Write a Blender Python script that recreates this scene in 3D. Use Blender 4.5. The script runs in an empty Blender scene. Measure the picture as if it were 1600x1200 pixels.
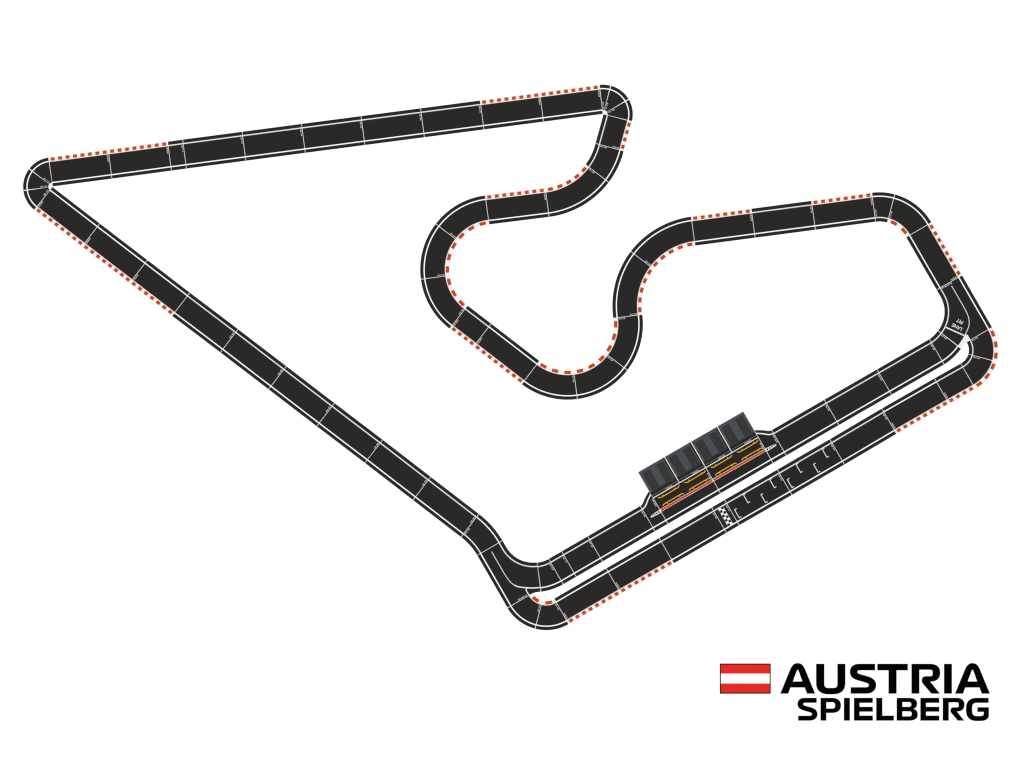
import bpy, bmesh, math, random
from mathutils import Vector, Matrix

# ------------------------------------------------------------------ camera, light, exposure
S = 0.004                                   # one unit of the plan = 4 mm
scene = bpy.context.scene
col = scene.collection

cam_data = bpy.data.cameras.new("plan_camera")
cam_data.type = 'ORTHO'
cam_data.ortho_scale = 1600 * S
cam_data.clip_start = 0.1
cam_data.clip_end = 200
cam = bpy.data.objects.new("plan_camera", cam_data)
cam.location = (0, 0, 9)
col.objects.link(cam)
scene.camera = cam

world = bpy.data.worlds.new("World")
scene.world = world
world.use_nodes = True
bg = world.node_tree.nodes["Background"]
bg.inputs[0].default_value = (1, 1, 1, 1)
bg.inputs[1].default_value = 0.08           # soft fill of a white studio

LAMP_H = 40.0
ld = bpy.data.lights.new("overhead_softbox", 'AREA')
ld.shape = 'SQUARE'
ld.size = 6
ld.energy = math.pi ** 2 * LAMP_H ** 2 * 1.15
ld.color = (1, 1, 1)
lamp = bpy.data.objects.new("overhead_softbox", ld)
lamp.location = (-1.0, 1.5, LAMP_H)
col.objects.link(lamp)

vs = scene.view_settings
vs.view_transform = 'Standard'
vs.look = 'None'
vs.exposure = 0.0
vs.gamma = 1.0
vs.use_curve_mapping = False
scene.cycles.max_bounces = 6
scene.cycles.use_denoising = True
scene.cycles.pixel_filter_type = 'BLACKMAN_HARRIS'
scene.cycles.filter_width = 1.25


# ------------------------------------------------------------------ materials
def material(name, rgb, rough=0.85, spec=0.08, speckle=0.0, scale=300.0, bump=0.0):
    m = bpy.data.materials.new(name)
    m.use_nodes = True
    nt = m.node_tree
    b = nt.nodes["Principled BSDF"]
    b.inputs["Base Color"].default_value = (*rgb, 1)
    b.inputs["Roughness"].default_value = rough
    b.inputs["Specular IOR Level"].default_value = spec
    if speckle or bump:
        tc = nt.nodes.new("ShaderNodeTexCoord")
        n1 = nt.nodes.new("ShaderNodeTexNoise")
        n1.inputs["Scale"].default_value = scale
        n1.inputs["Detail"].default_value = 3
        n1.inputs["Roughness"].default_value = 0.7
        nt.links.new(tc.outputs["Object"], n1.inputs["Vector"])
        if speckle:
            r = nt.nodes.new("ShaderNodeMapRange")
            r.inputs["From Min"].default_value = 0.25
            r.inputs["From Max"].default_value = 0.75
            r.inputs["To Min"].default_value = 1 - speckle
            r.inputs["To Max"].default_value = 1 + speckle
            nt.links.new(n1.outputs["Fac"], r.inputs["Value"])
            mul = nt.nodes.new("ShaderNodeVectorMath")
            mul.operation = 'SCALE'
            mul.inputs[0].default_value = rgb
            nt.links.new(r.outputs["Result"], mul.inputs["Scale"])
            nt.links.new(mul.outputs["Vector"], b.inputs["Base Color"])
        if bump:
            bp = nt.nodes.new("ShaderNodeBump")
            bp.inputs["Strength"].default_value = bump
            bp.inputs["Distance"].default_value = 0.0004
            nt.links.new(n1.outputs["Fac"], bp.inputs["Height"])
            nt.links.new(bp.outputs["Normal"], b.inputs["Normal"])
    return m


M = {
    'table':   material('white_table_laminate', (0.92, 0.92, 0.92), 0.7, 0.05, 0.01, 60),
    'asphalt': material('black_grained_plastic', (0.0177, 0.0171, 0.0158), 0.95, 0.04, 0.30, 380, 0.15),
    'border':  material('black_border_plastic', (0.0177, 0.0171, 0.0158), 0.92, 0.04, 0.22, 380, 0.12),
    'white':   material('white_marking_paint', (0.86, 0.86, 0.86), 0.8, 0.05),
    'cream':   material('off_white_kerb_plastic', (0.735, 0.715, 0.695), 0.8, 0.05, 0.01, 200),
    'red':     material('orange_red_kerb_plastic', (0.475, 0.052, 0.0078), 0.8, 0.03, 0.015, 200),
    'yellow':  material('amber_marking_paint', (0.81, 0.375, 0.0045), 0.8, 0.03),
    'roof':    material('slate_grey_roof_plastic', (0.054, 0.0605, 0.067), 0.8, 0.06, 0.05, 120),
    'wall':    material('dark_grey_wall_plastic', (0.050, 0.055, 0.060), 0.8, 0.06, 0.05, 120),
    'sill':    material('warm_grey_sill_paint', (0.265, 0.240, 0.225), 0.8, 0.05),
    'ink':     material('black_lettering_vinyl', (0.0006, 0.0006, 0.0006), 1.0, 0.0),
    'flagred': material('flag_red_vinyl', (0.640, 0.0195, 0.0165), 0.85, 0.02, 0.008, 150),
}
# the solar panels: dark cells with a thin lighter grid
pm = bpy.data.materials.new('dark_panel_cells')
pm.use_nodes = True
nt = pm.node_tree
pb = nt.nodes["Principled BSDF"]
pb.inputs["Roughness"].default_value = 0.8
pb.inputs["Specular IOR Level"].default_value = 0.05
tc = nt.nodes.new("ShaderNodeTexCoord")
br = nt.nodes.new("ShaderNodeTexBrick")
br.offset = 0.0
br.inputs["Color1"].default_value = (0.0205, 0.0198, 0.0188, 1)
br.inputs["Color2"].default_value = (0.0218, 0.0210, 0.0200, 1)
br.inputs["Mortar"].default_value = (0.042, 0.045, 0.047, 1)
br.inputs["Scale"].default_value = 1.0
br.inputs["Mortar Size"].default_value = 0.0012
br.inputs["Mortar Smooth"].default_value = 0.1
br.inputs["Brick Width"].default_value = 2.55 * S
br.inputs["Row Height"].default_value = 2.45 * S
nt.links.new(tc.outputs["Object"], br.inputs["Vector"])
nt.links.new(br.outputs["Color"], pb.inputs["Base Color"])
M['panel'] = pm


# ------------------------------------------------------------------ helpers
def world_xy(p):
    return (p[0] - 800) * S, (600 - p[1]) * S


def thing(name, label, cat, at, group=None):
    o = bpy.data.objects.new(name, None)
    o.empty_display_size = 0.02
    x, y = world_xy(at)
    o.location = (x, y, 0)
    o['label'] = label
    o['category'] = cat
    if group:
        o['group'] = group
    col.objects.link(o)
    return o


class Geo:
    """Collects solids given in plan units (x right, y down) and heights in metres."""
    def __init__(self):
        self.v, self.f, self.mi = [], [], []

    def prism(self, pts, z0, z1, mi=0, holes=None):
        n, b = len(pts), len(self.v)
        for z in (z0, z1):
            for p in pts:
                x, y = world_xy(p)
                self.v.append((x, y, z))
        self.f.append(list(range(b, b + n)))
        self.f.append(list(range(b + n, b + 2 * n)))
        self.mi += [mi, mi]
        for i in range(n):
            j = (i + 1) % n
            self.f.append([b + i, b + j, b + n + j, b + n + i])
            self.mi.append(mi)

    def sweep(self, fn, us, prof, mfn=None):
        """closed cross-section prof [(v, z)] carried along fn(u, v)"""
        n, b = len(prof), len(self.v)
        for u in us:
            for (v, z) in prof:
                x, y = world_xy(fn(u, v))
                self.v.append((x, y, z))
        for k in range(len(us) - 1):
            for i in range(n):
                j = (i + 1) % n
                self.f.append([b + k * n + i, b + k * n + j, b + (k + 1) * n + j, b + (k + 1) * n + i])
                self.mi.append(mfn(k, i) if mfn else 0)
        self.f.append([b + i for i in range(n)])
        self.f.append([b + (len(us) - 1) * n + i for i in range(n)])
        self.mi += [0, 0]

    def ribbon(self, pts, w, z0, z1, mi=0):
        L_, R_ = [], []
        for i, p in enumerate(pts):
            a = pts[max(i - 1, 0)]
            c = pts[min(i + 1, len(pts) - 1)]
            d1 = Vector((p[0] - a[0], p[1] - a[1]))
            d2 = Vector((c[0] - p[0], c[1] - p[1]))
            if d1.length == 0:
                d1 = d2
            if d2.length == 0:
                d2 = d1
            d1.normalize(); d2.normalize()
            t = (d1 + d2).normalized()
            nrm = Vector((-t.y, t.x))
            k = w / 2 / max(0.5, nrm.dot(Vector((-d1.y, d1.x))))
            L_.append((p[0] + nrm.x * k, p[1] + nrm.y * k))
            R_.append((p[0] - nrm.x * k, p[1] - nrm.y * k))
        b, n = len(self.v), len(pts)
        for l, r in zip(L_, R_):
            for (q_, z) in ((l, z0), (r, z0), (r, z1), (l, z1)):
                x, y = world_xy(q_)
                self.v.append((x, y, z))
        for k in range(n - 1):
            for i in range(4):
                j = (i + 1) % 4
                self.f.append([b + 4 * k + i, b + 4 * k + j, b + 4 * k + 4 + j, b + 4 * k + 4 + i])
                self.mi.append(mi)
        self.f.append([b, b + 1, b + 2, b + 3])
        e = b + 4 * (n - 1)
        self.f.append([e, e + 1, e + 2, e + 3])
        self.mi += [mi, mi]

    def build(self, name, mats, parent, smooth=False):
        if not isinstance(mats, (list, tuple)):
            mats = [mats]
        ox, oy, oz = parent.location if parent else (0, 0, 0)
        if parent and parent.parent:
            ox += parent.parent.location.x; oy += parent.parent.location.y
        me = bpy.data.meshes.new(name)
        me.from_pydata([(x - ox, y - oy, z) for x, y, z in self.v], [], self.f)
        for m in mats:
            me.materials.append(m)
        for p, k in zip(me.polygons, self.mi):
            p.material_index = k
            p.use_smooth = smooth
        bm = bmesh.new(); bm.from_mesh(me)
        bmesh.ops.recalc_face_normals(bm, faces=bm.faces)
        bm.to_mesh(me); bm.free()
        o = bpy.data.objects.new(name, me)
        col.objects.link(o)
        if parent:
            o.parent = parent
        return o


def smooth_line(pts, n=6):
    out = []
    P = [pts[0]] + list(pts) + [pts[-1]]
    for i in range(1, len(P) - 2):
        for k in range(n):
            t = k / n
            q_ = []
            for a in (0, 1):
                p0, p1, p2, p3 = P[i - 1][a], P[i][a], P[i + 1][a], P[i + 2][a]
                q_.append(0.5 * (2 * p1 + (p2 - p0) * t + (2 * p0 - 5 * p1 + 4 * p2 - p3) * t * t + (3 * p1 - p0 - 3 * p2 + p3) * t ** 3))
            out.append(tuple(q_))
    out.append(pts[-1])
    return out


_text_cache = {}


def text_mesh(body, bold=0.0):
    if (body, bold) in _text_cache:
        return _text_cache[(body, bold)]
    c = bpy.data.curves.new('lettering_curve', 'FONT')
    c.body = body
    c.size = 1.0
    c.offset = bold
    o = bpy.data.objects.new('lettering_curve', c)
    col.objects.link(o)
    dg = bpy.context.evaluated_depsgraph_get()
    dg.update()
    me = bpy.data.meshes.new_from_object(o.evaluated_get(dg))
    bpy.data.objects.remove(o)
    bpy.data.curves.remove(c)
    _text_cache[(body, bold)] = me
    return me


def lettering(body, origin, direction, cap, z, mat, parent, width=None, bold=0.0, name='lettering', centre=False):
    """flat print: origin = start of the baseline (plan), direction = reading direction (plan)"""
    src = text_mesh(body, bold)
    me = src.copy()
    xs = [v.co.x for v in me.vertices]; ys = [v.co.y for v in me.vertices]
    x0, w0, h0 = min(xs), max(xs) - min(xs), max(ys)
    sy = cap / h0
    sx = (width / w0) if width else sy
    d = Vector((direction[0], -direction[1])).normalized()
    n = Vector((-d.y, d.x))
    ox, oy = world_xy(origin)
    for v in me.vertices:
        a = (v.co.x - x0) * sx
        if centre:
            a -= w0 * sx / 2
        b = v.co.y * sy
        if centre:
            b -= cap / 2
        v.co = (ox + (d.x * a + n.x * b) * S - parent.location.x, oy + (d.y * a + n.y * b) * S - parent.location.y, z)
    me.materials.clear()
    me.materials.append(mat)
    o = bpy.data.objects.new(name, me)
    col.objects.link(o)
    o.parent = parent
    return o


# ------------------------------------------------------------------ the white table
g = Geo()
g.prism([(-4200, -4400), (5800, -4400), (5800, 5600), (-4200, 5600)], -0.03, 0.0)
table = g.build('table_surface', M['table'], None)
table['kind'] = 'structure'

# ------------------------------------------------------------------ track geometry
HALF, LINE = 22.9, 16.85                    # outer edge and middle of the edge line, from the centre line
ZR, ZB, ZL, ZSEAM = 0.0050, 0.0088, 0.0056, 0.0060
Q = 94.85 / 4
QT = 93.8 / 4
GAP = 0.05


def ideal_step(x, y, h, s):
    if s[0] == 's':
        return x + s[1] * math.cos(math.radians(h)), y - s[1] * math.sin(math.radians(h)), h
    R = s[1]; sg = 1 if s[2] > 0 else -1
    a = math.radians(h)
    cx, cy = x - sg * R * math.sin(a), y - sg * R * math.cos(a)
    h2 = h + s[2]; a = math.radians(h2)
    return cx + sg * R * math.sin(a), cy + sg * R * math.cos(a), h2


class Frame:
    """maps (distance along the centre line, offset to the left) to the plan"""
    def __init__(self, x, y, h, s, end=None):
        self.x, self.y, self.h, self.s = x, y, h, s
        self.len = s[1] if s[0] == 's' else s[1] * abs(math.radians(s[2]))
        ex, ey, _ = ideal_step(x, y, h, s)
        self.d = (end[0] - ex, end[1] - ey) if end else (0, 0)

    def __call__(self, u, v):
        t = u / self.len
        if self.s[0] == 's':
            a = math.radians(self.h)
            px = self.x + u * math.cos(a) - v * math.sin(a)
            py = self.y - u * math.sin(a) - v * math.cos(a)
        else:
            R = self.s[1]; sg = 1 if self.s[2] > 0 else -1
            a = math.radians(self.h)
            cx, cy = self.x - sg * R * math.sin(a), self.y - sg * R * math.cos(a)
            a2 = a + sg * u / R
            r = R - sg * v
            px, py = cx + sg * r * math.sin(a2), cy + sg * r * math.cos(a2)
        return px + t * self.d[0], py + t * self.d[1]

    def us(self, u0=0.0, u1=None):
        u1 = self.len if u1 is None else u1
        n = 1 if self.s[0] == 's' else max(1, math.ceil(abs(self.s[2]) * (u1 - u0) / self.len / 1.5))
        return [u0 + (u1 - u0) * k / n for k in range(n + 1)]


def seam(F, at_end, left, right, root):
    g = Geo()
    u0, u1 = (F.len - 0.33, F.len - 0.03) if at_end else (0.03, 0.33)
    inner_l, inner_r = 15.3, 15.3
    hi = lambda k: ZB + 0.0005 if k in 'GK' else ZSEAM
    vr = -HALF if right in 'GWK' else -(F.s[1] - 0.2 if right == 'R' else 16.9)
    vl = HALF if left in 'GWK' else (F.s[1] - 0.2 if left == 'R' else 16.9)
    if right == 'P':
        vr = -23.0
    parts = [(-inner_r, inner_l, ZSEAM)]
    if left in 'GWKR':
        parts.append((inner_l, vl, hi(left) if left != 'R' else ZB + 0.0005))
    if right in 'GWKR':
        parts.append((vr, -inner_r, hi(right) if right != 'R' else ZB + 0.0005))
    if right == 'P':
        parts.append((vr, -inner_r, ZSEAM))
    for (a, b, z) in parts:
        g.sweep(F, [u0, u1], [(a, 0.001), (b, 0.001), (b, z), (a, z)])
    g.build('seam_line', M['white'], root)


def side_parts(F, sg, kind, stripes, root):
    """sg = +1 left border, -1 right border"""
    P = lambda prof: [(sg * v, z) for v, z in prof]
    us = F.us(GAP, F.len - GAP)
    if kind == 'W':
        g = Geo(); g.sweep(F, us, P([(LINE, 0), (HALF, 0), (HALF, ZR + 0.0002), (LINE, ZR + 0.0002)]))
        g.build('shoulder', M['border'], root)
        g = Geo(); g.sweep(F, us, P([(15.85, 0.002), (17.55, 0.002), (17.55, ZL), (15.85, ZL)]))
        g.build('edge_line', M['white'], root)
    elif kind == 'G':
        g = Geo(); g.sweep(F, us, P([(17.3, 0), (HALF, 0), (HALF, ZB - 0.0005), (HALF - 0.15, ZB), (17.3, ZB)]))
        g.build('shoulder', M['border'], root)
        g = Geo(); g.sweep(F, us, P([(15.45, 0.002), (15.45, ZR - 0.0003), (16.05, ZB + 0.0002), (17.4, ZB + 0.0003), (17.4, 0.002)]))
        g.build('edge_line', M['cream'], root)
    elif kind == 'K':
        per = F.len / stripes
        rb = 0.25 * per + 0.22
        cuts = [0.0]
        red = []
        ua = [GAP]
        for k in range(stripes):
            for (a, b, isred) in ((k * per, (k + .5) * per - rb, 0), ((k + .5) * per - rb, (k + .5) * per + rb, 1), ((k + .5) * per + rb, (k + 1) * per, 0)):
                seg = F.us(a, b)[1:]
                for u in seg:
                    ua.append(u); red.append(isred)
        ua[-1] = F.len - GAP
        prof = [(15.45, 0.0), (15.45, ZR - 0.0003), (16.0, ZB - 0.0002), (17.05, ZB), (22.45, ZB), (HALF, ZB - 0.0004), (HALF, 0.0)]
        g = Geo(); g.sweep(F, ua, P(prof), lambda k, i: 1 if red[k] and i == 3 else 0)
        g.build('kerb', [M['cream'], M['red']], root)
    elif kind == 'R':                         # closed inner corner of a hairpin piece
        R = F.s[1]
        g = Geo(); g.sweep(F, us, P([(R - 6.6, 0.0), (R - 6.6, ZR - 0.0003), (R - 6.0, ZB), (R - 0.25, ZB), (R - 0.25, 0.0)]))
        g.build('corner_cap', M['cream'], root)


TXT = {'s4': 'S8 44', 's2': 'S4 22', 's1': 'S2 11', 'k4': 'SK844', 'k2': 'SK422', 'c1': 'R1 C8', 'c2': 'R2 C8', 'c3': 'R3 C8', 'c4': 'R4 C8', 'c5': 'R5 C8'}


def print_code(F, end, side, body, root, width=10.0):
    sg = 1 if side == 'L' else -1
    lim = 14.3
    if F.s[0] == 'c' and F.s[1] < 30 and ((F.s[2] > 0) == (side == 'L')):
        lim = F.s[1] - 8.6
    u, du = (F.len, -0.01) if end == 'e' else (0.0, 0.01)
    a = F(u, sg * lim); b = F(u, sg * (lim - 4))
    c = F(u, 0); d = F(u + du, 0)
    n = Vector((d[0] - c[0], d[1] - c[1])).normalized() * 3.2
    a = (a[0] + n.x, a[1] + n.y); b = (b[0] + n.x, b[1] + n.y)
    lettering(body, a, (b[0] - a[0], b[1] - a[1]), 1.95, ZR + 0.0004, M['cream'], root, width=width, bold=0.0)


def track_piece(F, left, right, nl, nr, text, label, name, cat, group):
    root = thing(name, label, cat, F(F.len / 2, 0), group)
    us = F.us(GAP, F.len - GAP)
    vl = LINE if left in 'GW' else (F.s[1] - 6.4 if left == 'R' else 15.6)
    vr = LINE if right in 'GW' else (F.s[1] - 6.4 if right == 'R' else (22.8 if right == 'P' else 15.6))
    g = Geo(); g.sweep(F, us, [(-vr, 0), (vl, 0), (vl, ZR), (-vr, ZR)])
    g.build('roadway', M['asphalt'], root)
    side_parts(F, 1, left, nl, root)
    side_parts(F, -1, right, nr, root)
    seam(F, False, left, right, root)
    seam(F, True, left, right, root)
    if text:
        print_code(F, text[0], text[1], text[2], root)
    return root


# joints read off the plan: index -> middle of the joint
MEAS = {0: (79.05, 268.7), 1: (172, 256.5), 2: (264.9, 244), 3: (288.3, 240.8), 5: (474.05, 216.2), 8: (753.2, 179.7), 10: (939.2, 155.3),
        13: (965.2, 184.0), 14: (952.5, 230), 15: (933, 271), 16: (855, 316.3), 17: (761.2, 328), 18: (699, 363.7), 19: (680.2, 433.4),
        20: (716.65, 495.6), 21: (753.6, 523.8), 22: (829, 582.1), 23: (899.2, 600.9), 25: (980.9, 494.3), 26: (1003.6, 406.7), 27: (1083, 361.1),
        28: (1176.8, 348.8), 29: (1271, 336.4), 30: (1365.2, 323.8), 31: (1392.2, 325.7), 32: (1435.6, 359.2), 33: (1483.3, 441.5),
        34: (1530.2, 523.1), 35: (1535.2, 559.2), 36: (1512.6, 587.7), 38: (1389.3, 658.0), 39: (1308.0, 706.0), 40: (1226, 753.5),
        41: (1143.6, 800.8), 42: (1123.6, 812.7), 43: (1041.3, 860.4), 44: (958.6, 907.8), 45: (877.2, 955.2), 46: (841.9, 960.2),
        47: (812.5, 938.4), 48: (765.4, 856.2), 49: (734.35, 821.1), 50: (659.15, 763.2), 51: (584.05, 705.2), 52: (508.75, 647.9),
        53: (433.5, 590.2), 54: (358.2, 532.5), 55: (282.8, 475.4), 56: (216.4, 424.4), 57: (142.0, 367.3), 58: (67.8, 310.1), 61: (79.05, 268.7)}

L4, L2, L1 = 4 * Q, 2 * Q, Q
T4, T1 = 4 * QT, QT
R1, R2, R3, R4, R5 = 22.9, 2 * Q, 3 * Q, 4 * Q, 5 * Q
ST, CU = 'straights of the model race track', 'curves of the model race track'
# (shape, left border, right border, stripes left, stripes right, print, label)
ROWS = [
 (('s', T4), 'K', 'W', 8, 0, ('e', 'L', 'k4'), 'straight with red kerb on the long top run, touching the left hairpin'),
 (('s', T4), 'K', 'W', 8, 0, ('e', 'L', 'k4'), 'straight with red kerb on the long top run, second from the left hairpin'),
 (('s', T1), 'G', 'W', 0, 0, ('e', 'L', 's1'), 'very short black straight on the long top run, right after the left kerbs'),
 (('s', T4), 'G', 'W', 0, 0, ('e', 'L', 's4'), 'plain black straight on the top run, touching the very short piece'),
 (('s', T4), 'G', 'W', 0, 0, ('e', 'L', 's4'), 'plain black straight on the top run, second right of the very short piece'),
 (('s', T4), 'G', 'W', 0, 0, ('e', 'L', 's4'), 'plain black straight on the top run, middle of the five plain ones'),
 (('s', T4), 'G', 'W', 0, 0, ('e', 'L', 's4'), 'plain black straight on the top run, second left of the right-hand kerbs'),
 (('s', T4), 'G', 'W', 0, 0, ('e', 'L', 's4'), 'plain black straight on the top run, touching the right-hand kerbs'),
 (('s', T4), 'K', 'W', 8, 0, ('e', 'L', 'k4'), 'straight with red kerb on the top run, second from the upper right hairpin'),
 (('s', T4), 'K', 'W', 8, 0, ('e', 'L', 'k4'), 'straight with red kerb on the top run, touching the upper right hairpin'),
 (('c', R1, -22.5), 'W', 'R', 0, 0, ('s', 'R', 'c1'), 'narrowest wedge of the upper right hairpin, at the end of the top run'),
 (('c', R1, -45), 'W', 'R', 0, 0, ('s', 'R', 'c1'), 'wide wedge at the middle of the upper right hairpin'),
 (('c', R1, -45), 'W', 'R', 0, 0, ('s', 'R', 'c1'), 'wide wedge of the upper right hairpin, above the short kerbed straight'),
 (('s', L2), 'K', 'G', 4, 0, ('e', 'L', 'k2'), 'short straight with four red kerb blocks just below the upper right hairpin'),
 (('c', R5, -22.5), 'W', 'G', 0, 0, ('s', 'R', 'c5'), 'slim curve without kerb below the short kerbed straight of the upper hairpin'),
 (('c', R5, -45), 'W', 'K', 0, 5, ('s', 'R', 'c5'), 'wide sweeping curve with five red blocks on its inner left edge, upper middle'),
 (('s', L4), 'W', 'K', 0, 8, ('s', 'R', 'k4'), 'kerbed straight linking the two bends in the upper middle of the plan'),
 (('c', R4, 45), 'K', 'W', 3, 0, ('e', 'L', 'c4'), 'top curve of the round left bend in the middle, three red inner blocks'),
 (('c', R4, 45), 'K', 'W', 3, 0, ('e', 'L', 'c4'), 'middle curve of the round left bend in the centre, its far left side'),
 (('c', R4, 45), 'K', 'W', 3, 0, ('e', 'L', 'c4'), 'lower curve of the round left bend in the centre, above the slanting kerbs'),
 (('s', L2), 'G', 'K', 0, 4, ('s', 'R', 'k2'), 'short straight with four red blocks on the slanting link in the centre'),
 (('s', L4), 'W', 'K', 0, 8, ('s', 'R', 'k4'), 'long straight with eight red blocks on the slanting link in the centre'),
 (('c', R4, 45), 'K', 'W', 3, 0, ('e', 'L', 'c4'), 'curve at the bottom of the central dip, next to the slanting link'),
 (('c', R4, 45), 'K', 'W', 3, 0, ('e', 'L', 'c4'), 'middle curve of the central dip, lower right part of the bowl'),
 (('c', R4, 45), 'K', 'W', 3, 0, ('e', 'L', 'c4'), 'curve climbing out of the central dip, kerb on its left edge'),
 (('c', R5, -45), 'W', 'K', 0, 5, ('s', 'R', 'c5'), 'lower of two five-block curves above the central dip, kerb on its right'),
 (('c', R5, -45), 'W', 'K', 0, 5, ('s', 'R', 'c5'), 'upper of two five-block curves above the central dip, leading to the right-hand run'),
 (('s', L4), 'K', 'W', 8, 0, ('e', 'L', 'k4'), 'kerbed straight at the left end of the three-piece right-hand run'),
 (('s', L4), 'G', 'W', 0, 0, ('e', 'L', 's4'), 'plain black straight between the two kerbed ones of the right-hand run'),
 (('s', L4), 'K', 'W', 8, 0, ('e', 'L', 'k4'), 'kerbed straight at the right end of the three-piece right-hand run'),
 (('c', R3, -22.5), 'W', 'G', 0, 0, ('s', 'R', 'c3'), 'slim plain curve at the top of the upper right corner'),
 (('c', R3, -45), 'W', 'K', 0, 2, ('s', 'R', 'c3'), 'wide curve of the upper right corner with two red inner blocks'),
 (('s', L4), 'K', 'W', 8, 0, ('e', 'L', 'k4'), 'steep kerbed straight on the right edge, above the pit lane entry'),
 None,
 (('c', R2, -45), 'K', 'G', 3, 0, ('s', 'R', 'c2'), 'upper curve of the far right corner, three red blocks on its outer edge'),
 (('c', R2, -45), 'K', 'G', 3, 0, ('s', 'R', 'c2'), 'lower curve of the far right corner, three red blocks on its outer edge'),
 (('s', L2), 'K', 'G', 4, 0, ('e', 'L', 'k2'), 'short straight with four red blocks below the far right corner'),
 (('s', L4), 'K', 'W', 8, 0, ('e', 'L', 'k4'), 'long kerbed straight of the home run, near the far right corner'),
 (('s', L4), 'W', 'G', 0, 0, ('s', 'R', 's4'), 'plain straight of the home run between the right kerbs and the grid boxes'),
 (('s', L4), 'W', 'G', 0, 0, ('s', 'R', 's4'), 'home run straight with white grid boxes, farther from the chequered line'),
 (('s', L4), 'W', 'G', 0, 0, ('s', 'R', 's4'), 'home run straight with white grid boxes, next to the chequered line'),
 (('s', L1), 'W', 'G', 0, 0, ('s', 'R', 's1'), 'very short straight carrying the black and white chequered finish line'),
 (('s', L4), 'W', 'G', 0, 0, ('s', 'R', 's4'), 'plain home run straight just left of the chequered line'),
 (('s', L4), 'K', 'W', 8, 0, ('e', 'L', 'k4'), 'kerbed home run straight at the lower left, nearer the chequered line'),
 (('s', L4), 'K', 'W', 8, 0, ('e', 'L', 'k4'), 'kerbed home run straight at the lower left, touching the bottom corner'),
 (('c', R2, -45), 'W', 'K', 0, 1, ('s', 'R', 'c2'), 'bottom corner curve beside the home run, one red block inside'),
 (('c', R2, -45), 'W', 'K', 0, 1, ('s', 'R', 'c2'), 'bottom corner curve below the pit lane exit, one red block inside'),
 None,
 (('c', R5, 22.5), 'G', 'W', 0, 0, ('e', 'L', 'c5'), 'slim curve between the pit lane exit and the long diagonal'),
 (('s', L4), 'W', 'G', 0, 0, ('s', 'R', 's4'), 'plain straight at the lower end of the long left diagonal'),
 (('s', L4), 'W', 'G', 0, 0, ('s', 'R', 's4'), 'plain straight of the long left diagonal, second from its lower end'),
 (('s', L4), 'W', 'G', 0, 0, ('s', 'R', 's4'), 'plain straight of the long left diagonal, third from its lower end'),
 (('s', L4), 'W', 'G', 0, 0, ('s', 'R', 's4'), 'plain straight of the long left diagonal, third below its kerbs'),
 (('s', L4), 'W', 'G', 0, 0, ('s', 'R', 's4'), 'plain straight of the long left diagonal, second below its kerbs'),
 (('s', L4), 'W', 'G', 0, 0, ('s', 'R', 's4'), 'plain straight of the long left diagonal, touching its kerbs'),
 (('s', 83.8), 'K', 'W', 7, 0, ('e', 'L', 'k4'), 'kerbed straight with seven red blocks, lowest kerb of the long diagonal'),
 (('s', T4), 'K', 'W', 8, 0, ('e', 'L', 'k4'), 'middle one of three kerbed straights on the long left diagonal'),
 (('s', T4), 'K', 'W', 8, 0, ('e', 'L', 'k4'), 'kerbed straight at the top of the long diagonal, touching the left hairpin'),
 (('c', R1, -45), 'W', 'R', 0, 0, ('s', 'R', 'c1'), 'lowest wedge of the left hairpin, at the top of the diagonal'),
 (('c', R1, -45), 'W', 'R', 0, 0, ('s', 'R', 'c1'), 'middle wedge of the left hairpin, at the far left'),
 (('c', R1, -45), 'W', 'R', 0, 0, ('s', 'R', 'c1'), 'uppermost wedge of the left hairpin, where the top run starts'),
]
BRANCH = ('s', 94.85)

# nominal chain, then the small residuals to the joints read off the plan, spread evenly in between
nodes = [(79.05, 268.7, 7.5)]
for r in ROWS:
    s = r[0] if r else BRANCH
    nodes.append(ideal_step(*nodes[-1], s))
keys = sorted(MEAS)
res = {}
for i in range(len(nodes)):
    a = max(k for k in keys if k <= i)
    b = min(k for k in keys if k >= i)
    ra = (MEAS[a][0] - nodes[a][0], MEAS[a][1] - nodes[a][1])
    rb = (MEAS[b][0] - nodes[b][0], MEAS[b][1] - nodes[b][1])
    t = 0 if a == b else (i - a) / (b - a)
    res[i] = (ra[0] + t * (rb[0] - ra[0]), ra[1] + t * (rb[1] - ra[1]))
J = [(n[0] + res[i][0], n[1] + res[i][1], n[2]) for i, n in enumerate(nodes)]

PIECES = {}
for i, r in enumerate(ROWS):
    if r is None:
        continue
    shape, le, ri, nl, nr, tx, label = r
    F = Frame(*J[i], shape, J[i + 1][:2])
    straight = shape[0] == 's'
    PIECES[i] = (F, track_piece(F, le, ri, nl, nr, (tx[0], tx[1], TXT[tx[2]]), label,
                                'straight_track' if straight else 'curved_track',
                                'straight track' if straight else 'curved track', ST if straight else CU))

# chequered line
F, root = PIECES[41]
g = Geo()
g.sweep(F, [7.4, 16.4], [(-15.7, 0.003), (15.7, 0.003), (15.7, ZR + 0.0004), (-15.7, ZR + 0.0004)])
rows = 8
hv = 31.4 / rows
for c in range(2):
    for k in range(rows):
        if (k + c) % 2 == 0:
            u0 = 11.9 - 4.5 * c + 0.25 if c == 0 else 7.4 + 0.0
            u0 = 7.65 if c == 0 else 12.0
            v0 = -15.7 + k * hv
            g.sweep(F, [u0, u0 + 4.15], [(v0 - .02, 0.004), (v0 + hv + .02, 0.004), (v0 + hv + .02, ZR + 0.0008), (v0 - .02, ZR + 0.0008)], lambda k_, i_: 1)
            g.mi[-2:] = [1, 1]
g.build('chequered_line', [M['cream'], M['asphalt']], root)

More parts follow.
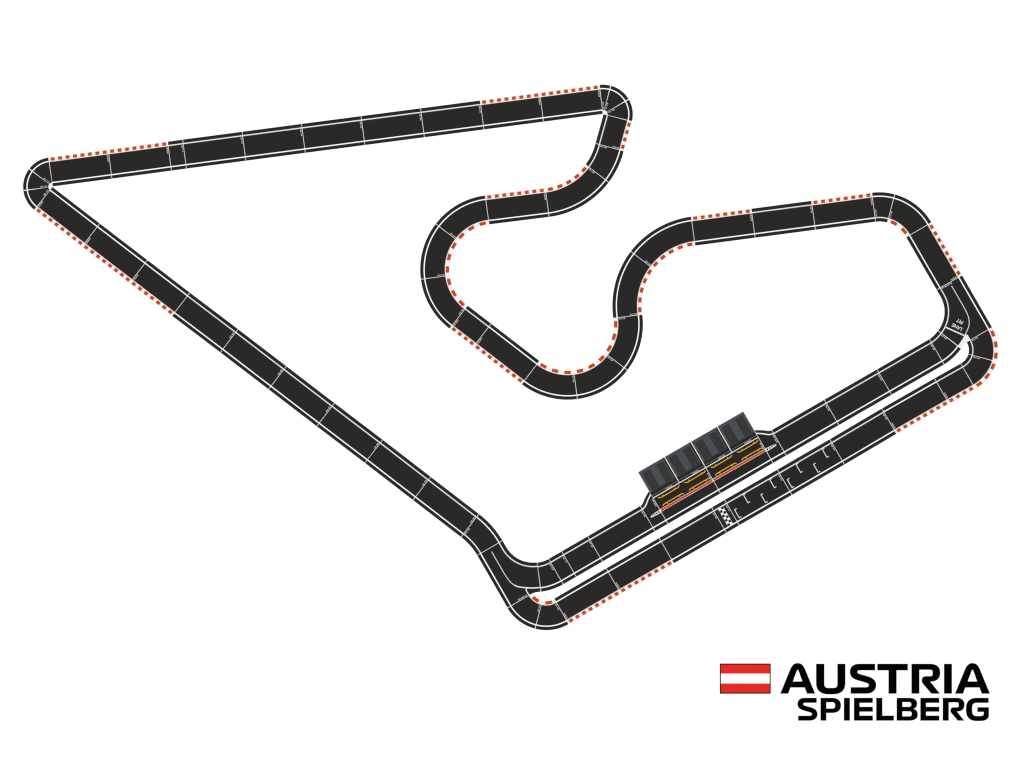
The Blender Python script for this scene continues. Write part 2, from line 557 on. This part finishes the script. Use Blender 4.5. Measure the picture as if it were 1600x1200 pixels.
# grid boxes
for i in (39, 40):
    F, root = PIECES[i]
    for (u, v0, v1) in ((18.1, -15.1, -0.6), (65.5, -15.1, -0.6), (41.7, -1.6, 12.9), (89.1, -1.6, 12.9)):
        g = Geo()
        g.ribbon([F(u - 3.6, v0), F(u, v0), F(u, v1), F(u - 3.6, v1)], 1.1, ZR - 0.001, ZR + 0.0005)
        g.build('grid_box', M['cream'], root)


# ------------------------------------------------------------------ pit lane entry and exit pieces
def branch_piece(origin, sign, entry, label, length):
    """u along the main road (heading -60), w towards the branch"""
    ux, uy = 0.5, 0.8660254
    wx, wy = (-0.8660254 * sign, 0.5 * sign)
    P = lambda u, w: (origin[0] + u * ux + w * wx, origin[1] + u * uy + w * wy)
    A, R, LN = 11.7, R3, length
    root = thing('pit_entry_track' if entry else 'pit_exit_track', label, 'pit lane track', P(50, 10), 'pit lane track pieces')

    def arc(r, n=24):
        return [(A + r * math.sin(math.radians(67.5) * k / n), R - r * math.cos(math.radians(67.5) * k / n)) for k in range(n + 1)]
    div = smooth_line([(6.3, -0.5), (30, -0.5), (47, -0.45), (58, 0.4), (66, 2.5), (74.5, 8.0), (82.8, 19.2), (87.6, 26.6), (92.9, 37.5)], 5)
    inner = [(GAP, LINE)] + arc(R - LINE)
    tail = [p for p in div if p[0] > 83.1]
    poly = [(GAP, -LINE), (LN - GAP, -LINE), (LN - GAP, 16.2), (84.8, 15.9), (83.05, 19.0)] + tail + inner[::-1]
    g = Geo(); g.prism([P(*p) for p in poly], 0, ZR); g.build('roadway', M['asphalt'], root)
    g = Geo(); g.prism([P(GAP, -LINE), P(GAP, -HALF), P(LN - GAP, -HALF), P(LN - GAP, -LINE)], 0, ZR + 0.0002); g.build('shoulder', M['border'], root)
    g = Geo(); g.ribbon([P(GAP, -LINE), P(LN - GAP, -LINE)], 1.77, 0.002, ZL); g.build('edge_line', M['white'], root)
    so = [(GAP, HALF)] + arc(R - HALF)
    si = [(GAP, 17.3)] + arc(R - 17.3)
    g = Geo(); g.prism([P(*p) for p in so + si[::-1]], 0, ZB); g.build('shoulder', M['border'], root)
    # bevelled off-white inner line of the branch
    g = Geo()
    prof = [(15.45, 0.002), (15.45, ZR - 0.0003), (16.05, ZB + 0.0002), (17.4, ZB + 0.0003), (17.4, 0.002)]

    def F2(u, v):
        if u <= A:
            return P(u, v)
        a = (u - A) / R
        return P(A + (R - v) * math.sin(a), R - (R - v) * math.cos(a))
    tot = A + R * math.radians(67.5)
    g.sweep(F2, [GAP, A] + [A + (tot - GAP - A) * k / 30 for k in range(1, 31)], prof)
    g.build('edge_line', M['cream'], root)
    # dividing line and wedge
    g = Geo()
    if entry:
        g.ribbon([P(*p) for p in div], 1.05, ZR - 0.001, ZR + 0.0005)
    else:
        k0 = next(k for k, p in enumerate(div) if p[0] > 68)
        g.ribbon([P(*p) for p in div[:k0 + 1]], 1.05, ZR - 0.001, ZR + 0.0005)
        g.ribbon([P(*p) for p in div[k0:]], 1.8, ZR - 0.001, ZR + 0.0006)
    g.build('dividing_line', M['cream'], root)
    wedge = [(83.05, 19.0), (84.8, 15.9), (LN - .1, 16.2), (LN, 22.6)]
    outer = smooth_line([(LN, 22.6), (LN + 1.3, 28.0), (98.9, 35.0)], 4)
    wedge = wedge[:3] + outer + [(93.3, 37.2)] + tail[::-1][1:]
    g = Geo(); g.prism([P(*p) for p in wedge], 0, ZR + 0.0003)
    g.build('wedge', M['cream'] if entry else M['border'], root)
    if not entry:
        g = Geo(); g.ribbon([P(*p) for p in smooth_line([(83.6, 19.6), (83.9, 17.2), (85.6, 16.2), (89.5, 15.9), (94.6, 16.4)], 5)], 1.6, ZR - 0.001, ZR + 0.0008)
        g.build('wedge_line', M['cream'], root)
    # seams at the three ends
    g = Geo()
    for (a, b, z) in ((-HALF, -15.3, ZSEAM), (-15.3, 15.3, ZSEAM), (15.3, HALF, ZB + 0.0005)):
        g.prism([P(0.03, a), P(0.33, a), P(0.33, b), P(0.03, b)], 0.001, z)
    g.build('seam_line', M['white'], root)
    g = Geo(); g.prism([P(LN - 0.33, -HALF), P(LN - 0.03, -HALF), P(LN - 0.03, 16.0), P(LN - 0.33, 16.0)], 0.001, ZSEAM)
    g.build('seam_line', M['white'], root)
    g = Geo()
    a, b = F2(tot - 0.6, 0), F2(tot - 0.03, 0)
    for (v0, v1, z) in ((-HALF, -15.3, ZSEAM), (-15.3, 15.3, ZSEAM), (15.3, HALF, ZB + 0.0005)):
        g.prism([F2(tot - 0.33, v0), F2(tot - 0.03, v0), F2(tot - 0.03, v1), F2(tot - 0.33, v1)], 0.001, z)
    g.build('seam_line', M['white'], root)
    if entry:
        g = Geo(); g.ribbon([(1477.8, 511.4), (1507.4, 524.6)], 2.0, ZR - 0.001, ZR + 0.0005); g.build('stop_line', M['cream'], root)
        d = (-0.886, -0.462)
        lettering('PIT', (1499.6, 502.0), d, 5.4, ZR + 0.0005, M['cream'], root, width=10.4, bold=0.006, centre=True)
        lettering('LANE', (1495.2, 511.1), d, 5.4, ZR + 0.0005, M['cream'], root, width=16.6, bold=0.006, centre=True)
        a, b = P(3.3, 14.2), P(3.3, 8)
        lettering('PIT ENTRY R2', a, (b[0] - a[0], b[1] - a[1]), 1.95, ZR + 0.0004, M['cream'], root, width=17.5, bold=0.012)
    else:
        a, b = P(LN - 3.2, 14.0), P(LN - 3.2, 8)
        lettering('PIT EXIT L2', P(LN - 1.3, -2.5), (b[0] - a[0], b[1] - a[1]) if False else (a[0] - b[0], a[1] - b[1]), 1.95, ZR + 0.0004, M['cream'], root, width=15.5, bold=0.012)
    return root


branch_piece(J[33], 1, True, 'forked track piece marked PIT LANE at the right edge', math.dist(J[33][:2], J[34][:2]))
branch_piece(J[48], -1, False, 'forked track piece at the bottom where the pit lane rejoins the track', math.dist(J[47][:2], J[48][:2]))

# ------------------------------------------------------------------ the pit lane
PM = [(1483.6, 530.6, -127.5), (1463.8, 549.6, -150), (1381.7, 596.9, -150), (1299.4, 644.3, -150), (1217.2, 691.8, -150),
      (1196.5, 703.6, -150), (1114.4, 751.0, -150), (1032.2, 798.5, -150), (1012.0, 810.2, -150), (929.9, 857.6, -150),
      (889.0, 881.3, -150), (868.6, 893.1, -150), (842.3, 901.9, -172.5)]
PL = 'pit lane track pieces'


def pit_frame(i, shape):
    return Frame(*PM[i], shape, PM[i + 1][:2])


for (i, shape, name, cat, label) in (
        (0, ('c', R3, -22.5), 'curved_track', 'curved track', 'slim curve of the pit lane just after the PIT LANE fork'),
        (1, ('s', L4), 'straight_track', 'straight track', 'plain pit lane straight nearest the PIT LANE fork'),
        (2, ('s', L4), 'straight_track', 'straight track', 'plain pit lane straight between the other two right of the garages'),
        (3, ('s', L4), 'straight_track', 'straight track', 'plain pit lane straight just right of the garages'),
        (8, ('s', L4), 'straight_track', 'straight track', 'plain pit lane straight just left of the garages'),
        (9, ('s', L2), 'straight_track', 'straight track', 'half-length pit lane straight left of the garages'),
        (10, ('s', L1), 'straight_track', 'straight track', 'quarter-length pit lane straight near the bottom fork'),
        (11, ('c', R3, -22.5), 'curved_track', 'curved track', 'slim curve of the pit lane just before the bottom fork')):
    code = {L4: 'S8 44', L2: 'S4 22', L1: 'S2 11'}.get(shape[1], 'R3 C8')
    if shape[0] == 'c':
        code = 'R3 C8'
    track_piece(pit_frame(i, shape), 'W', 'G', 0, 0, ('s', 'R', code), label, name, cat, PL)

# straights in front of the garages
MARKS_UP = [[(39.9, 3.5), (36.2, 5.5), (5.4, 5.1), (2.1, 3.5)], [(31.4, 5.0), (32.3, 3.1)], [(9.5, 5.0), (10.5, 3.1)]]
MARKS_DN = [[(39.6, 18.6), (38.6, 17.3), (36.0, 16.6), (5.3, 16.6), (2.2, 18.3)], [(31.6, 17.2), (32.3, 19.2)], [(9.3, 17.0), (10.0, 19.0)]]
for i, label in ((6, 'pit straight with amber bays below the two left garages'), (5, 'pit straight with amber bays below the two right garages')):
    F = pit_frame(i, ('s', L4))
    root = track_piece(F, 'W', 'P', 0, 0, ('s', 'R', 'PIT S844'), label, 'pit_straight', 'pit straight', PL)
    V = lambda vp: vp - 23.44
    g = Geo(); g.sweep(F, [GAP, F.len - GAP], [(V(-.4), 0.001), (V(.45), 0.001), (V(.45), ZSEAM), (V(-.4), ZSEAM)])
    g.build('edge_line', M['white'], root)
    g = Geo()
    g.sweep(F, [0.6, F.len - 0.6], [(V(20.65), 0.003), (V(24.75), 0.003), (V(24.75), ZR + 0.0004), (V(20.65), ZR + 0.0004)])
    g.sweep(F, [1.0, F.len - 1.0], [(V(21.05), 0.0035), (V(24.35), 0.0035), (V(24.35), ZR + 0.0008), (V(21.05), ZR + 0.0008)], lambda k, i_: 1)
    g.mi[-2:] = [1, 1]
    g.build('lane_stripe', [M['white'], M['red']], root)
    for un in range(2):
        for marks in (MARKS_UP, MARKS_DN):
            g = Geo()
            for k, m in enumerate(marks):
                g.ribbon([F(u * 1.012 + 47.43 * un, V(v)) for u, v in m], 1.25, ZR - 0.001 + 0.0002 * k, ZR + 0.0005 + 0.0001 * k)
            g.build('bay_mark', M['yellow'], root)

# flared ends of the garage stretch
for i, mirror, label in ((4, True, 'quarter-length pit piece flaring out at the right end of the garages'),
                         (7, False, 'quarter-length pit piece flaring out at the left end of the garages')):
    F = pit_frame(i, ('s', L1))
    root = thing('pit_flare_track', label, 'pit straight', F(F.len / 2, 0), PL)
    U = (lambda u: F.len - u) if mirror else (lambda u: u)
    P = lambda u, vp: F(min(max(U(u), GAP), F.len - GAP), vp - 23.44)
    oute = smooth_line([(0.4, -12.6), (10.3, -7.0), (18.6, -1.0), (F.len, 1.0)], 6)
    line = smooth_line([(0.4, -6.8), (8.0, -2.0), (15.5, 3.9), (19.5, 5.8), (F.len, 6.6)], 6)
    g = Geo(); g.prism([P(*p) for p in line] + [P(F.len, 40.3), P(0, 40.3)], 0, ZR); g.build('roadway', M['asphalt'], root)
    g = Geo(); g.prism([P(*p) for p in oute] + [P(*p) for p in line[::-1]], 0, ZR + 0.0012); g.build('shoulder', M['border'], root)
    g = Geo(); g.ribbon([P(*p) for p in line], 1.9, 0.002, ZR + 0.0018); g.build('edge_line', M['cream'], root)
    side_parts(F, 1, 'W', 0, root)
    cap = [(0.5, 20.7), (9, 21.4), (16.6, 22.5), (18.1, 23.1), (18.5, 24.1), (17.8, 25.0), (16.0, 25.3), (9, 25.7), (0.5, 26.0)]
    g = Geo(); g.prism([P(*p) for p in cap], 0.003, ZR + 0.0004)
    for (u0, w, vlo, vhi, sk) in ((1.3, 2.7, 21.9, 24.9, 1.0), (5.5, 2.7, 22.2, 24.7, 1.0), (9.7, 2.5, 22.6, 24.55, 0.9), (13.7, 2.1, 23.1, 24.4, 0.5)):
        g.prism([P(u0 + sk, vlo), P(u0 + sk + w, vlo + .1), P(u0 + w, vhi), P(u0, vhi)], 0.0035, ZR + 0.0008, 1)
    g.build('hatched_island', [M['cream'], M['asphalt']], root)
    e0 = 'G'
    for at_end in (False, True):
        u0, u1 = (F.len - 0.33, F.len - 0.03) if at_end else (0.03, 0.33)
        top = -23.44 - 12.0 if at_end == mirror else -HALF
        g = Geo(); g.sweep(F, [u0, u1], [(top, 0.001), (HALF, 0.001), (HALF, ZR + 0.0022), (top, ZR + 0.0022)])
        g.build('seam_line', M['white'], root)
    ln = 12.8
    u = 3.3
    a, b = (F(u, -14.2), F(u, -8)) if mirror else (F(3.3, -23.44 + 1.5), F(3.3, -8))
    lettering('PIT S2 R' if mirror else 'PIT S2 L', a, (b[0] - a[0], b[1] - a[1]), 1.95, ZR + 0.0004, M['cream'], root, width=ln, bold=0.012)

# ------------------------------------------------------------------ the four garages
g_lab = ['grey pit garage at the right end of the row of four',
         'grey pit garage second from the right end of the row',
         'grey pit garage second from the left end of the row',
         'grey pit garage at the left end of the row of four']
H = 0.14
c0 = Frame(*PM[5], ('s', L4))(0, -23.44)
UX, VX = (0.8660254, -0.5), (0.5, 0.8660254)
W = 47.43
garage_src = None
for k in range(4):
    base = (c0[0] - UX[0] * W * k, c0[1] - UX[1] * W * k)
    G = lambda u, v, b=base: (b[0] + UX[0] * u + VX[0] * v, b[1] + UX[1] * u + VX[1] * v)
    root = thing('pit_garage', g_lab[k], 'garage', G(-W / 2, -23), 'row of four pit garages')
    x0 = -W + (0.6 if k < 3 else 0.1)
    # apron in front
    g = Geo(); g.prism([G(x0, -5.2), G(-0.1, -5.2), G(-0.1, -0.6), G(x0, -0.6)], 0, ZR); g.build('apron', M['asphalt'], root)
    g = Geo(); g.ribbon([G(x0, -4.15), G(-0.1, -4.15)], 0.6, 0.003, ZR + 0.0005); g.build('sill_line', M['sill'], root)
    lettering('GARAGE', G(-23.4, -1.35), UX, 1.9, ZR + 0.0004, M['cream'], root, width=11.6, bold=0.0)
    # walls and floor of the box
    g = Geo(); g.prism([G(x0 + .4, -46.2), G(-1.2, -46.2), G(-1.2, -5.6), G(x0 + .4, -5.6)], 0, H - 0.128); g.build('wall', M['wall'], root)
    # roof: flat, rolling down to the front and at the right edge
    us = [x0 + 0.0, x0 + 0.25] + [-W + 5 + (W - 8) * t / 6 for t in range(7)] + [-3.2, -2.8, -2.5, -2.1, -1.7, -1.35, -1.05, -0.85, -0.7, -0.6]
    vv = [-46.7, -46.55, -46.2] + [-44 + 33.4 * t / 6 for t in range(7)] + [-10.1, -9.6, -9.0, -8.3, -7.6, -6.9, -6.3, -5.8, -5.4, -5.1, -4.85, -4.7, -4.6]

    def zz(u, v):
        f = max(0.0, (v + 10.6) / 6.0)
        s_ = max(0.0, (u + 3.2) / 2.6)
        b_ = max(0.0, (-46.2 - v) / 0.5)
        return max(H - 0.125, H - 0.120 * f ** 1.7 - 0.070 * s_ ** 1.8 - 0.003 * b_)
    g = Geo()
    nu, nv = len(us), len(vv)
    for v in vv:
        for u in us:
            x, y = world_xy(G(u, v))
            g.v.append((x, y, zz(u, v)))
    for a in range(nv - 1):
        for b in range(nu - 1):
            g.f.append([a * nu + b, a * nu + b + 1, (a + 1) * nu + b + 1, (a + 1) * nu + b]); g.mi.append(0)
    # closing skirt and underside
    loop = [b for b in range(nu)] + [a * nu + nu - 1 for a in range(1, nv)] + [(nv - 1) * nu + b for b in range(nu - 2, -1, -1)] + [a * nu for a in range(nv - 2, 0, -1)]
    n0 = len(g.v)
    for q_ in loop:
        x, y, z = g.v[q_]
        g.v.append((x, y, H - 0.127))
    for t in range(len(loop)):
        t2 = (t + 1) % len(loop)
        g.f.append([loop[t], loop[t2], n0 + t2, n0 + t]); g.mi.append(0)
    g.f.append([n0 + t for t in range(len(loop))]); g.mi.append(0)
    roof = g.build('roof', M['roof'], root)
    # two dark panels with their cell grid, each lying on the roof
    for (ua, ub) in ((-42.9, -29.2), (-17.9, -4.7)):
        va, vb = -41.9, -10.65
        me = bpy.data.meshes.new('roof_panel')
        w_, h_ = (ub - ua) * S, (vb - va) * S
        vs_ = [(x, y, z) for z in (0, 0.0012) for (x, y) in ((0, 0), (w_, 0), (w_, h_), (0, h_))]
        me.from_pydata(vs_, [], [(0, 3, 2, 1), (4, 5, 6, 7), (0, 1, 5, 4), (1, 2, 6, 5), (2, 3, 7, 6), (3, 0, 4, 7)])
        me.materials.append(M['panel'])
        o = bpy.data.objects.new('roof_panel', me)
        col.objects.link(o)
        o.parent = roof
        px, py = world_xy(G(ua, vb))
        o.location = (px - root.location.x, py - root.location.y, H - 0.0006)
        o.rotation_euler = (0, 0, math.radians(30))
    # white strip added between neighbouring units, so the deep gap shows no shade
    if k < 3:
        g = Geo()
        g.prism([G(-W - .5, -46.8), G(-W + .58, -46.8), G(-W + .58, -4.75), G(-W - .5, -4.75)], 0.0, H + 0.001)
        g.prism([G(-W - .5, -4.7), G(-W + .58, -4.7), G(-W + .58, -0.5), G(-W - .5, -0.5)], 0.0, ZSEAM)
        g.build('lit_gap_strip', M['white'], root)

# ------------------------------------------------------------------ flag and title
def bez(p0, p1, p2, p3, n=10):
    return [tuple((1 - t) ** 3 * p0[a] + 3 * (1 - t) ** 2 * t * p1[a] + 3 * (1 - t) * t * t * p2[a] + t ** 3 * p3[a] for a in (0, 1))
            for t in [(k + 1) / n for k in range(n)]]


def path(*items):
    """points, or ('c', control, control, end)"""
    out = []
    for it in items:
        if it[0] == 'c':
            out += bez(out[-1], it[1], it[2], it[3])
        else:
            out.append(it)
    return out


GL = {
 'A': [path((120, 718), (290, 718), (335, 590), (630, 590), (678, 718), (850, 718), (652, 236), ('c', (610, 128), (565, 80), (485, 80)), ('c', (405, 80), (362, 128), (318, 236))),
       path((386, 462), (580, 462), (504, 246), ('c', (498, 228), (494, 224), (485, 224)), ('c', (476, 224), (472, 228), (466, 246)))],
 'U': [path((868, 95), (1040, 95), (1040, 515), ('c', (1040, 572), (1068, 598), (1130, 598)), (1222, 598), ('c', (1284, 598), (1312, 572), (1312, 515)), (1312, 95), (1478, 95), (1478, 500),
            ('c', (1478, 655), (1380, 732), (1225, 732)), (1125, 732), ('c', (968, 732), (868, 655), (868, 500)))],
 'S': [path((765, 95), (765, 232), (435, 232), ('c', (411, 232), (397, 245), (397, 265)), ('c', (397, 288), (418, 299), (450, 309)), (620, 358), ('c', (730, 392), (787, 450), (787, 540)),
            ('c', (787, 650), (700, 718), (575, 718)), (255, 718), (255, 583), (585, 583), ('c', (612, 583), (630, 565), (630, 541)), ('c', (630, 514), (606, 500), (572, 490)), (400, 440),
            ('c', (292, 408), (238, 350), (238, 265)), ('c', (238, 155), (315, 95), (440, 95)))],
 'T': [path((810, 95), (1447, 95), (1447, 232), (1212, 232), (1212, 718), (1043, 718), (1043, 232), (810, 232))],
}
K6 = 13.3333 / 11.4286
f6 = lambda pts: [(x * K6, (y - 0) * K6) for x, y in pts]
GL['R'] = [f6(path((47, 82), (375, 82), ('c', (500, 82), (562, 140), (562, 240)), ('c', (562, 342), (500, 400), (395, 400)), (383, 400), (558, 615), (402, 615), (258, 448),
                   ('c', (240, 426), (229, 402), (229, 376)), ('c', (229, 330), (260, 303), (306, 303)), (380, 303), ('c', (409, 303), (424, 288), (424, 260)), (424, 232),
                   ('c', (424, 204), (408, 189), (378, 189)), (189, 189), (189, 615), (47, 615)))]
GL['I'] = [f6([(628, 82), (770, 82), (770, 615), (628, 615)])]
GZ = {
 'P': [path((420, 103), (600, 103), ('c', (690, 103), (740, 145), (740, 222)), ('c', (740, 300), (690, 340), (600, 340)), (512, 340), (512, 460), (420, 460)),
       path((512, 173), (605, 173), ('c', (635, 173), (648, 190), (648, 222)), ('c', (648, 255), (635, 270), (605, 270)), (512, 270))],
 'I': [[(785, 103), (880, 103), (880, 460), (785, 460)]],
 'E': [[(942, 103), (1238, 103), (1238, 182), (1032, 182), (1032, 243), (1238, 243), (1238, 320), (1032, 320), (1032, 381), (1238, 381), (1238, 460), (942, 460)]],
 'L': [[(1290, 103), (1387, 103), (1387, 381), (1567, 381), (1567, 460), (1290, 460)]],
 'B': [path((60, 103), (245, 103), ('c', (332, 103), (380, 130), (380, 195)), ('c', (380, 238), (360, 264), (325, 275)), ('c', (366, 286), (390, 315), (390, 362)), ('c', (390, 430), (342, 460), (250, 460)), (60, 460)),
       path((150, 170), (247, 170), ('c', (276, 170), (287, 183), (287, 207)), ('c', (287, 231), (276, 243), (247, 243)), (150, 243)),
       path((150, 315), (255, 315), ('c', (284, 315), (295, 329), (295, 354)), ('c', (295, 380), (284, 392), (255, 392)), (150, 392))],
 'G': [path((1497, 103), (1497, 182), (1310, 182), ('c', (1264, 182), (1240, 208), (1240, 255)), (1240, 312), ('c', (1240, 360), (1264, 387), (1310, 387)), (1370, 387), ('c', (1402, 387), (1420, 374), (1420, 345)),
            (1420, 323), (1322, 323), (1322, 250), (1502, 250), (1502, 372), ('c', (1502, 432), (1452, 466), (1370, 466)), (1302, 466), ('c', (1200, 466), (1143, 402), (1143, 300)), (1143, 265), ('c', (1143, 162), (1200, 103), (1310, 103)))],
}


def letter(outlines, fx, parent):
    cu = bpy.data.curves.new('letter', 'CURVE')
    cu.dimensions = '2D'
    cu.fill_mode = 'BOTH'
    cu.extrude = 0.0012
    cu.offset = 0.0
    for pts in outlines:
        sp = cu.splines.new('POLY')
        pts = [fx(p) for p in pts]
        sp.points.add(len(pts) - 1)
        for q_, p in zip(sp.points, pts):
            x, y = world_xy(p)
            q_.co = (x - parent.location.x, y - parent.location.y, 0, 1)
        sp.use_cyclic_u = True
    o = bpy.data.objects.new('tmp_letter', cu)
    col.objects.link(o)
    dg = bpy.context.evaluated_depsgraph_get(); dg.update()
    me = bpy.data.meshes.new_from_object(o.evaluated_get(dg))
    bpy.data.objects.remove(o); bpy.data.curves.remove(cu)
    for v in me.vertices:
        v.co.z += 0.0013
    me.name = 'letter'
    me.materials.clear(); me.materials.append(M['ink'])
    for p in me.polygons:
        p.use_smooth = False
    ob = bpy.data.objects.new('letter', me)
    col.objects.link(ob)
    ob.parent = parent
    return ob


fa = lambda ox: (lambda p: (ox + p[0] / 13.3333, 1030 + p[1] / 13.3333))
t1 = thing('word_lettering', 'large bold black word AUSTRIA right of the flag', 'lettering', (1383, 1060), 'black title words')
letter(GL['A'], fa(1210), t1)
letter(GL['U'], fa(1210), t1)
letter(GL['S'], fa(1310), t1)
letter(GL['T'], fa(1310), t1)
letter(GL['R'], fa(1420), t1)
letter(GL['I'], fa(1420), t1)
letter(GL['A'], fa(1210 + 273.1), t1)

t2 = thing('word_lettering', 'smaller bold black word SPIELBERG under the word AUSTRIA', 'lettering', (1396, 1108), 'black title words')
fz = lambda ox: (lambda p: (ox + p[0] / 10, 1080 + p[1] / 10))
# S and R are the same letters as above, at 0.764 of their size
fs = lambda p: (1246.0 + (p[0] - 238) / 13.3333 * 0.762, 1090.3 + (p[1] - 95) / 13.3333 * 0.764)
letter(GL['S'], fs, t2)
for ch in 'PIEL':
    letter(GZ[ch], fz(1240), t2)
letter(GZ['B'], fz(1395), t2)
letter(GZ['E'], fz(1240 + 103.8), t2)
fr = lambda p: (1473.0 + (p[0] / K6 - 47) / 11.4286 * 0.755, 1090.3 + (p[1] / K6 - 82) / 11.4286 * 0.766)
letter(GL['R'], fr, t2)
letter(GZ['G'], fz(1395), t2)

fl = thing('flag_plate', 'red and white striped flag with a thin black outline left of the title', 'flag', (1164.5, 1060.3))
x0, x1, y0, y1, bw = 1124.7, 1204.3, 1036.7, 1084.0, 1.75
g = Geo()
g.prism([(x0, y0), (x1, y0), (x1, y0 + bw), (x0, y0 + bw)], 0, 0.0028)
g.prism([(x0, y1 - bw), (x1, y1 - bw), (x1, y1), (x0, y1)], 0, 0.0028)
g.prism([(x0, y0 + bw), (x0 + bw, y0 + bw), (x0 + bw, y1 - bw), (x0, y1 - bw)], 0, 0.0028)
g.prism([(x1 - bw, y0 + bw), (x1, y0 + bw), (x1, y1 - bw), (x1 - bw, y1 - bw)], 0, 0.0028)
g.build('flag_border', M['ink'], fl)
for (a, b, m) in ((y0 + bw, 1052.6, 'flagred'), (1052.6, 1067.9, 'white'), (1067.9, y1 - bw, 'flagred')):
    g = Geo(); g.prism([(x0 + bw, a), (x1 - bw, a), (x1 - bw, b), (x0 + bw, b)], 0, 0.0025 if m == 'white' else 0.0026)
    g.build('flag_stripe', M[m], fl)
